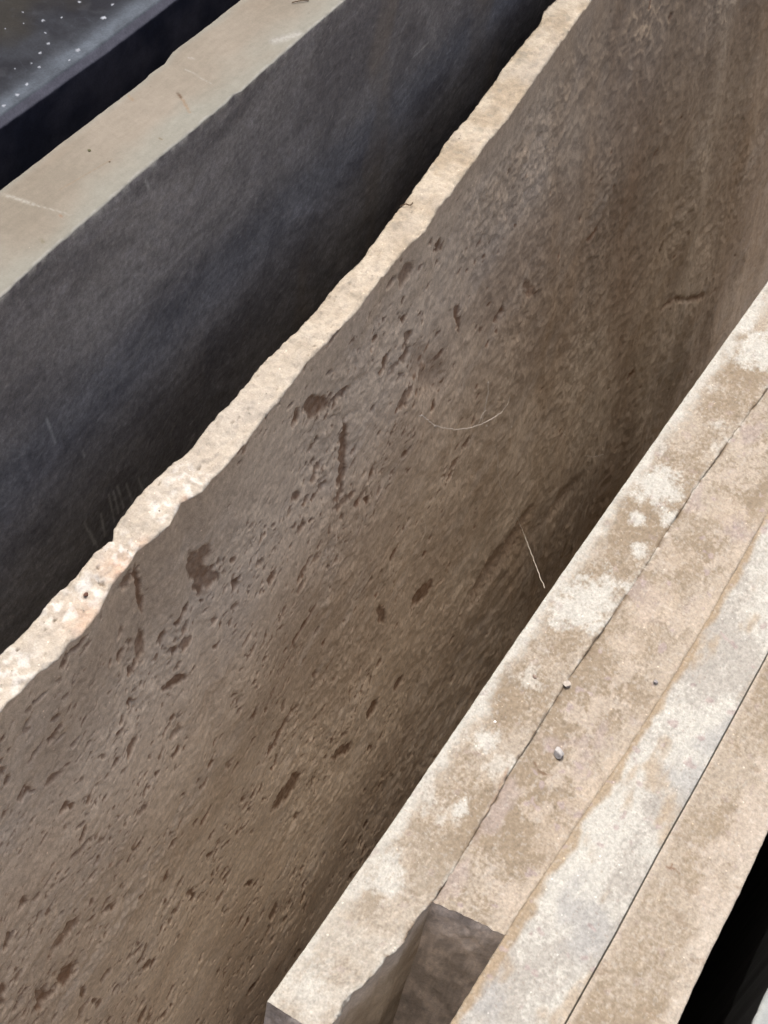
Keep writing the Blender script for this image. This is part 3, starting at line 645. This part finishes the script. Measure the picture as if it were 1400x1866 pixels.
strand([(873, 771), (880, 752), (886, 748)], .0003, seed=3)
strand([(913, 752), (926, 736), (929, 722)], .00016, seed=4)
strand([(902, 810), (908, 835), (907, 860), (912, 885), (930, 920), (950, 960)], .00022, end=(992, 1072), seed=5)
strand([(770, 940), (776, 955), (774, 975), (768, 985)], .00014, seed=6)
strand([(1022, 783), (1032, 795)], .00014, seed=7)
strand([(1065, 830), (1082, 833), (1100, 828)], .00016, seed=8)
for k, (x, y, r) in enumerate(((792, 777, .0014), (886, 776, .0010), (889, 697, .0008), (932, 778, .0006), (974, 1000, .0005))):   # dust knots on the threads
    p = facept(x, y, .008); q = np.array([[.2, .1, .1], [1, .4, -.2], [.4, .9, .7]]) * r
    tube('dust_knot', [p - q[0], p, p + q[1], p + q[2]], r * .45, m_silk, web, wob=r * .4, seed=20 + k)
m_twig = stone_mat('dry_twig', .9, 900, .2, .3, 500, .0004, base=(.10, .065, .04))
a = at(532, 7, ZB); b = at(548, 5, ZB); c = at(563, 3, ZB)
for p, h in ((a, .0012), (b, .0022), (c, .0012)): p[2] += h
tag(tube('twig', [a, b, c], .0004, m_twig, wob=.0006, seed=9), 'thin dark twig lying on the tan sawn top', 'twig')
a = at(729, 378, ZC); b = at(738, 377, ZC); c = at(748, 378, ZC); d = at(752, 372, ZC)
for p, h in ((a, .001), (b, .0035), (c, .0025), (d, .002)): p[2] += h
tag(tube('root_fibre', [a, b, c, d], .0005, m_twig, wob=.0008, seed=10), 'short curled brown root fibre on the pale top edge of the rough slab', 'twig')

def grit():
    rs = np.random.RandomState(5); Vs = []; Fs = []; off = 0
    oct_ = np.array([[1, 0, 0], [-1, 0, 0], [0, 1, 0], [0, -1, 0], [0, 0, 1], [0, 0, -1]], float)
    fo = np.array([[0, 2, 4], [2, 1, 4], [1, 3, 4], [3, 0, 4], [2, 0, 5], [1, 2, 5], [3, 1, 5], [0, 3, 5]])
    def put(x, y, z, r):
        nonlocal off
        v = oct_ * r * rs.uniform(.5, 1.1, (6, 1)) * np.array([1, 1, .6]); a = rs.rand() * 6.28
        v = v @ np.array([[math.cos(a), -math.sin(a), 0], [math.sin(a), math.cos(a), 0], [0, 0, 1]])
        Vs.append(v + [x, y, z + r * .2]); Fs.append(fo + off); off += 6
    for k in range(900):               # on the low stack, gathering along the joints
        y = rs.uniform(.36, 1.7) ** 1.0; which = rs.rand()
        L0, R0 = float(d1l(np.array([y]))[0]), float(d4r(np.array([y]))[0])
        if which < .45:
            e = (d12, d23)[rs.randint(2)]; x = float(e(np.array([y]))[0]) + rs.normal() * .0022
        else: x = rs.uniform(L0 + .002, R0 - .002)
        if y < pe[1] + .012 and float(d1r(np.array([y]))[0]) - .002 < x < float(d23(np.array([y]))[0]) + .002: continue
        put(x, y, T0, np.exp(rs.normal(math.log(.00033), .45)))
    for k in range(260):
        y = rs.uniform(.4, 1.6); x0, x1 = float(cl(np.array([y]))[0]), float(cr(np.array([y]))[0])
        put(rs.uniform(x0 + .002, x1 - .002), y, ZC + .0003, np.exp(rs.normal(math.log(.0004), .4)))
    for k in range(90):
        y = rs.uniform(.5, 1.2); x0, x1 = float(bl(np.array([y]))[0]), float(br(np.array([y]))[0])
        put(rs.uniform(x0 + .002, x1 - .002), y, ZB, np.exp(rs.normal(math.log(.0003), .4)))
    o = mesh_np('stone_grit', np.concatenate(Vs), np.concatenate(Fs), stone_mat('grit_stone', .9, 3, .5, 0, 900, .0001, base=(.22, .19, .155)), smooth=False)
    tag(o, 'fine stone grit and crumbs scattered over the slab tops', kind='stuff')
grit()
